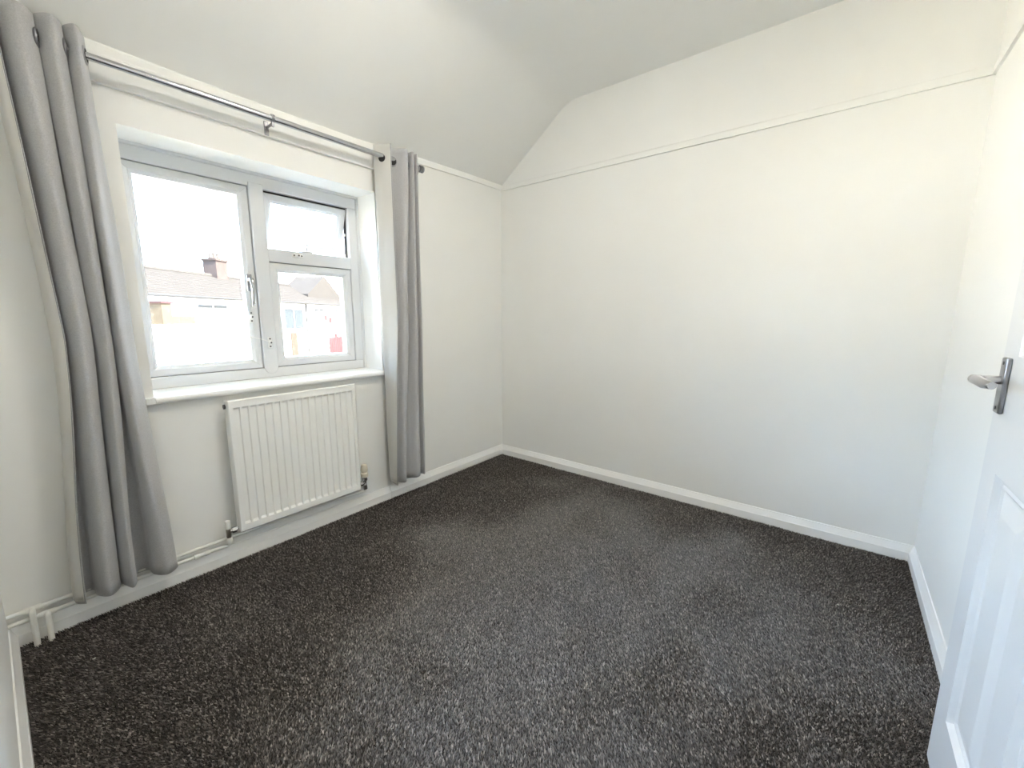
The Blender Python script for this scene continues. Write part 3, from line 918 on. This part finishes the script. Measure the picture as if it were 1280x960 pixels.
# roof in stepped tile courses; hip at the right end
NC = 15
depth, rise, y1 = 3.0, 1.42, 18.5
roof = MB()
for c in range(NC):
    t0, t1 = c / NC, (c + 1) / NC
    x0, x1 = 0.35 - (depth + 0.35) * t0, 0.35 - (depth + 0.35) * t1
    za, zb2 = z_(EV) + rise * t0 + 0.03, z_(EV) + rise * t1
    ya, yb2 = y1 - 1.9 * t0, y1 - 1.9 * t1
    roof.add([(x0, -16.3, za), (x0, ya, za), (x1, yb2, zb2), (x1, -16.3, zb2), (x0, -16.3, za - 0.06), (x0, ya, za - 0.06)],
             [(0, 1, 2, 3), (4, 5, 1, 0)])
    roof.add([(x0, ya, za), (-6.35 + (depth + 0.35) * t0, ya, za), (-6.35 + (depth + 0.35) * t1, yb2, zb2), (x1, yb2, zb2)], [(0, 1, 2, 3)])
    roof.add([(-6.35 + (depth + 0.35) * t0, -16.3, za), (-6.35 + (depth + 0.35) * t0, ya, za), (-6.35 + (depth + 0.35) * t1, yb2, zb2), (-6.35 + (depth + 0.35) * t1, -16.3, zb2)], [(0, 1, 2, 3)])
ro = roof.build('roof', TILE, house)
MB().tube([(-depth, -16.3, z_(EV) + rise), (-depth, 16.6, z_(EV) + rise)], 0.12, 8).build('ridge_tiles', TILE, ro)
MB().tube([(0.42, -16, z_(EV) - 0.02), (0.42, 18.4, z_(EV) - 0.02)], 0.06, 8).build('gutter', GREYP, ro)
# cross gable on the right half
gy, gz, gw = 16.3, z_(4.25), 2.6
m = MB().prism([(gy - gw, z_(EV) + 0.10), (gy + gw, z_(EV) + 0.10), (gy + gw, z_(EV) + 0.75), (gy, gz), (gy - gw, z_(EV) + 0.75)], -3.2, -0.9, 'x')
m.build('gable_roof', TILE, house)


def brick_block(name, x0, x1, y0, y1_, z0, z1, material, parent, bl=0.225, bh=0.075):
    """brick courses as recessed-joint boxes on the two visible faces, over a core"""
    m = MB().box(x0 + 0.02, x1 - 0.02, y0 + 0.02, y1_ - 0.02, z0, z1)
    return m.build(name, material, parent)


def far_window(y0, y1_, z0, z1, glass, bars=1):
    w = MB().box(0.0, 0.05, y0, y1_, z_(z0), z_(z1)).build('house_window', RENDERW, house)
    n = bars + 1
    for k in range(n):
        a = y0 + 0.06 + (y1_ - y0 - 0.12) * k / n + (0.03 if k else 0)
        b = y0 + 0.06 + (y1_ - y0 - 0.12) * (k + 1) / n - (0.03 if k < n - 1 else 0)
        MB().box(0.05, 0.06, a, b, z_(z0) + 0.06, z_(z1) - 0.06).build('house_pane', glass, w)
    MB().box(0.0, 0.14, y0 - 0.06, y1_ + 0.06, z_(z0) - 0.08, z_(z0)).build('house_sill', RENDERW, w)


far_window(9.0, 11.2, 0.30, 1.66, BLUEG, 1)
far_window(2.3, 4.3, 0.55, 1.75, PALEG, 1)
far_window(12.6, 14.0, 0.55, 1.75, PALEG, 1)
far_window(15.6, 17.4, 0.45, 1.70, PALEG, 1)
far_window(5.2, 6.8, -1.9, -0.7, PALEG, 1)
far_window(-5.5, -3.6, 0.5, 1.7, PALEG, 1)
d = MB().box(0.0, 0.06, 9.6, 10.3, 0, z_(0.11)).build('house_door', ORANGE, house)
MB().tube([(0.08, 11.55, 0.0), (0.08, 11.55, z_(EV))], 0.05, 8).build('drain_pipe', GREYP, house)
ch = MB().box(-3.4, -2.6, 7.2, 8.1, z_(3.0), z_(4.30)).build('chimney', BRICKR, house)
MB().box(-3.46, -2.54, 7.14, 8.16, z_(4.30), z_(4.42)).build('chimney_crown', BRICKR, ch)
for k in range(3):
    MB().lathe([(0.11, 0), (0.12, 0.05), (0.09, 0.30), (0.11, 0.34)], (-3.0, 7.36 + 0.29 * k, z_(4.42)), 'z', 12).build('chimney_pot', POT, ch)
# aerials
for yy in (5.2, 9.0):
    m = MB().tube([(-3.0, yy, z_(3.4)), (-3.0, yy, z_(4.5))], 0.02, 6)
    m.tube([(-3.0, yy - 0.5, z_(4.4)), (-3.0, yy + 0.5, z_(4.4))], 0.015, 6)
    for k in range(6):
        m.tube([(-3.2, yy - 0.45 + 0.18 * k, z_(4.4)), (-2.8, yy - 0.45 + 0.18 * k, z_(4.4))], 0.01, 5)
    m.build('aerial', GREYP, house)

# white outhouse with an orange brick stack and red cap
oh = empty('outhouse', (-20, 1.7, GZ), HR)
tag(oh, 'white flat-topped outhouse with orange brick stack and red capping', 'outhouse')
MB().box(0.03, 2.0, -3.2, 1.4, 0, z_(0.84)).build('wall', RENDERW, oh)
MB().box(1.3, 2.0, -1.63, -0.15, z_(0.84), z_(1.17)).build('brick_parapet', BRICKO, oh)
stk = MB().box(1.4, 2.0, -1.63, -1.20, z_(1.17), z_(1.62)).build('brick_stack', BRICKO, oh)
MB().box(1.35, 2.05, -1.68, -1.15, z_(1.62), z_(1.70)).build('red_cap', REDP, stk)


def in_row(x, y, z):
    c, s = math.cos(HR), math.sin(HR)
    return (-20 + x * c - y * s, 1.7 + x * s + y * c, z)


for (y, z, lb) in ((14.17, 1.06, 'upper left small red plaque on the white facade'), (14.88, 0.88, 'upper right small red plaque on the white facade'), (15.6, -0.37, 'lower small red plaque above the red fence')):
    o = MB().box(0.06, 0.12, -0.17, 0.17, -0.22, 0.22).build('wall_plaque', REDP, bevel=0.01)
    o.location = in_row(0, y, z)
    o.rotation_euler = (0, 0, HR)
    tag(o, lb, 'plaque', 'red plaques on the house opposite')


def fence(name, label, x, y0, y1_, z1, material, n, base=GZ):
    f = empty(name, in_row(x, y0, base), HR)
    tag(f, label, 'fence')
    w = (y1_ - y0) / n
    for k in range(n):
        MB().box(-0.02, 0.02, k * w + 0.015, (k + 1) * w - 0.015, 0.05, z1 - base).build('fence_board', material, f)
    for zz in (0.4, z1 - base - 0.25):
        MB().box(-0.06, -0.02, 0, y1_ - y0, zz, zz + 0.08).build('fence_rail', material, f)
    return f


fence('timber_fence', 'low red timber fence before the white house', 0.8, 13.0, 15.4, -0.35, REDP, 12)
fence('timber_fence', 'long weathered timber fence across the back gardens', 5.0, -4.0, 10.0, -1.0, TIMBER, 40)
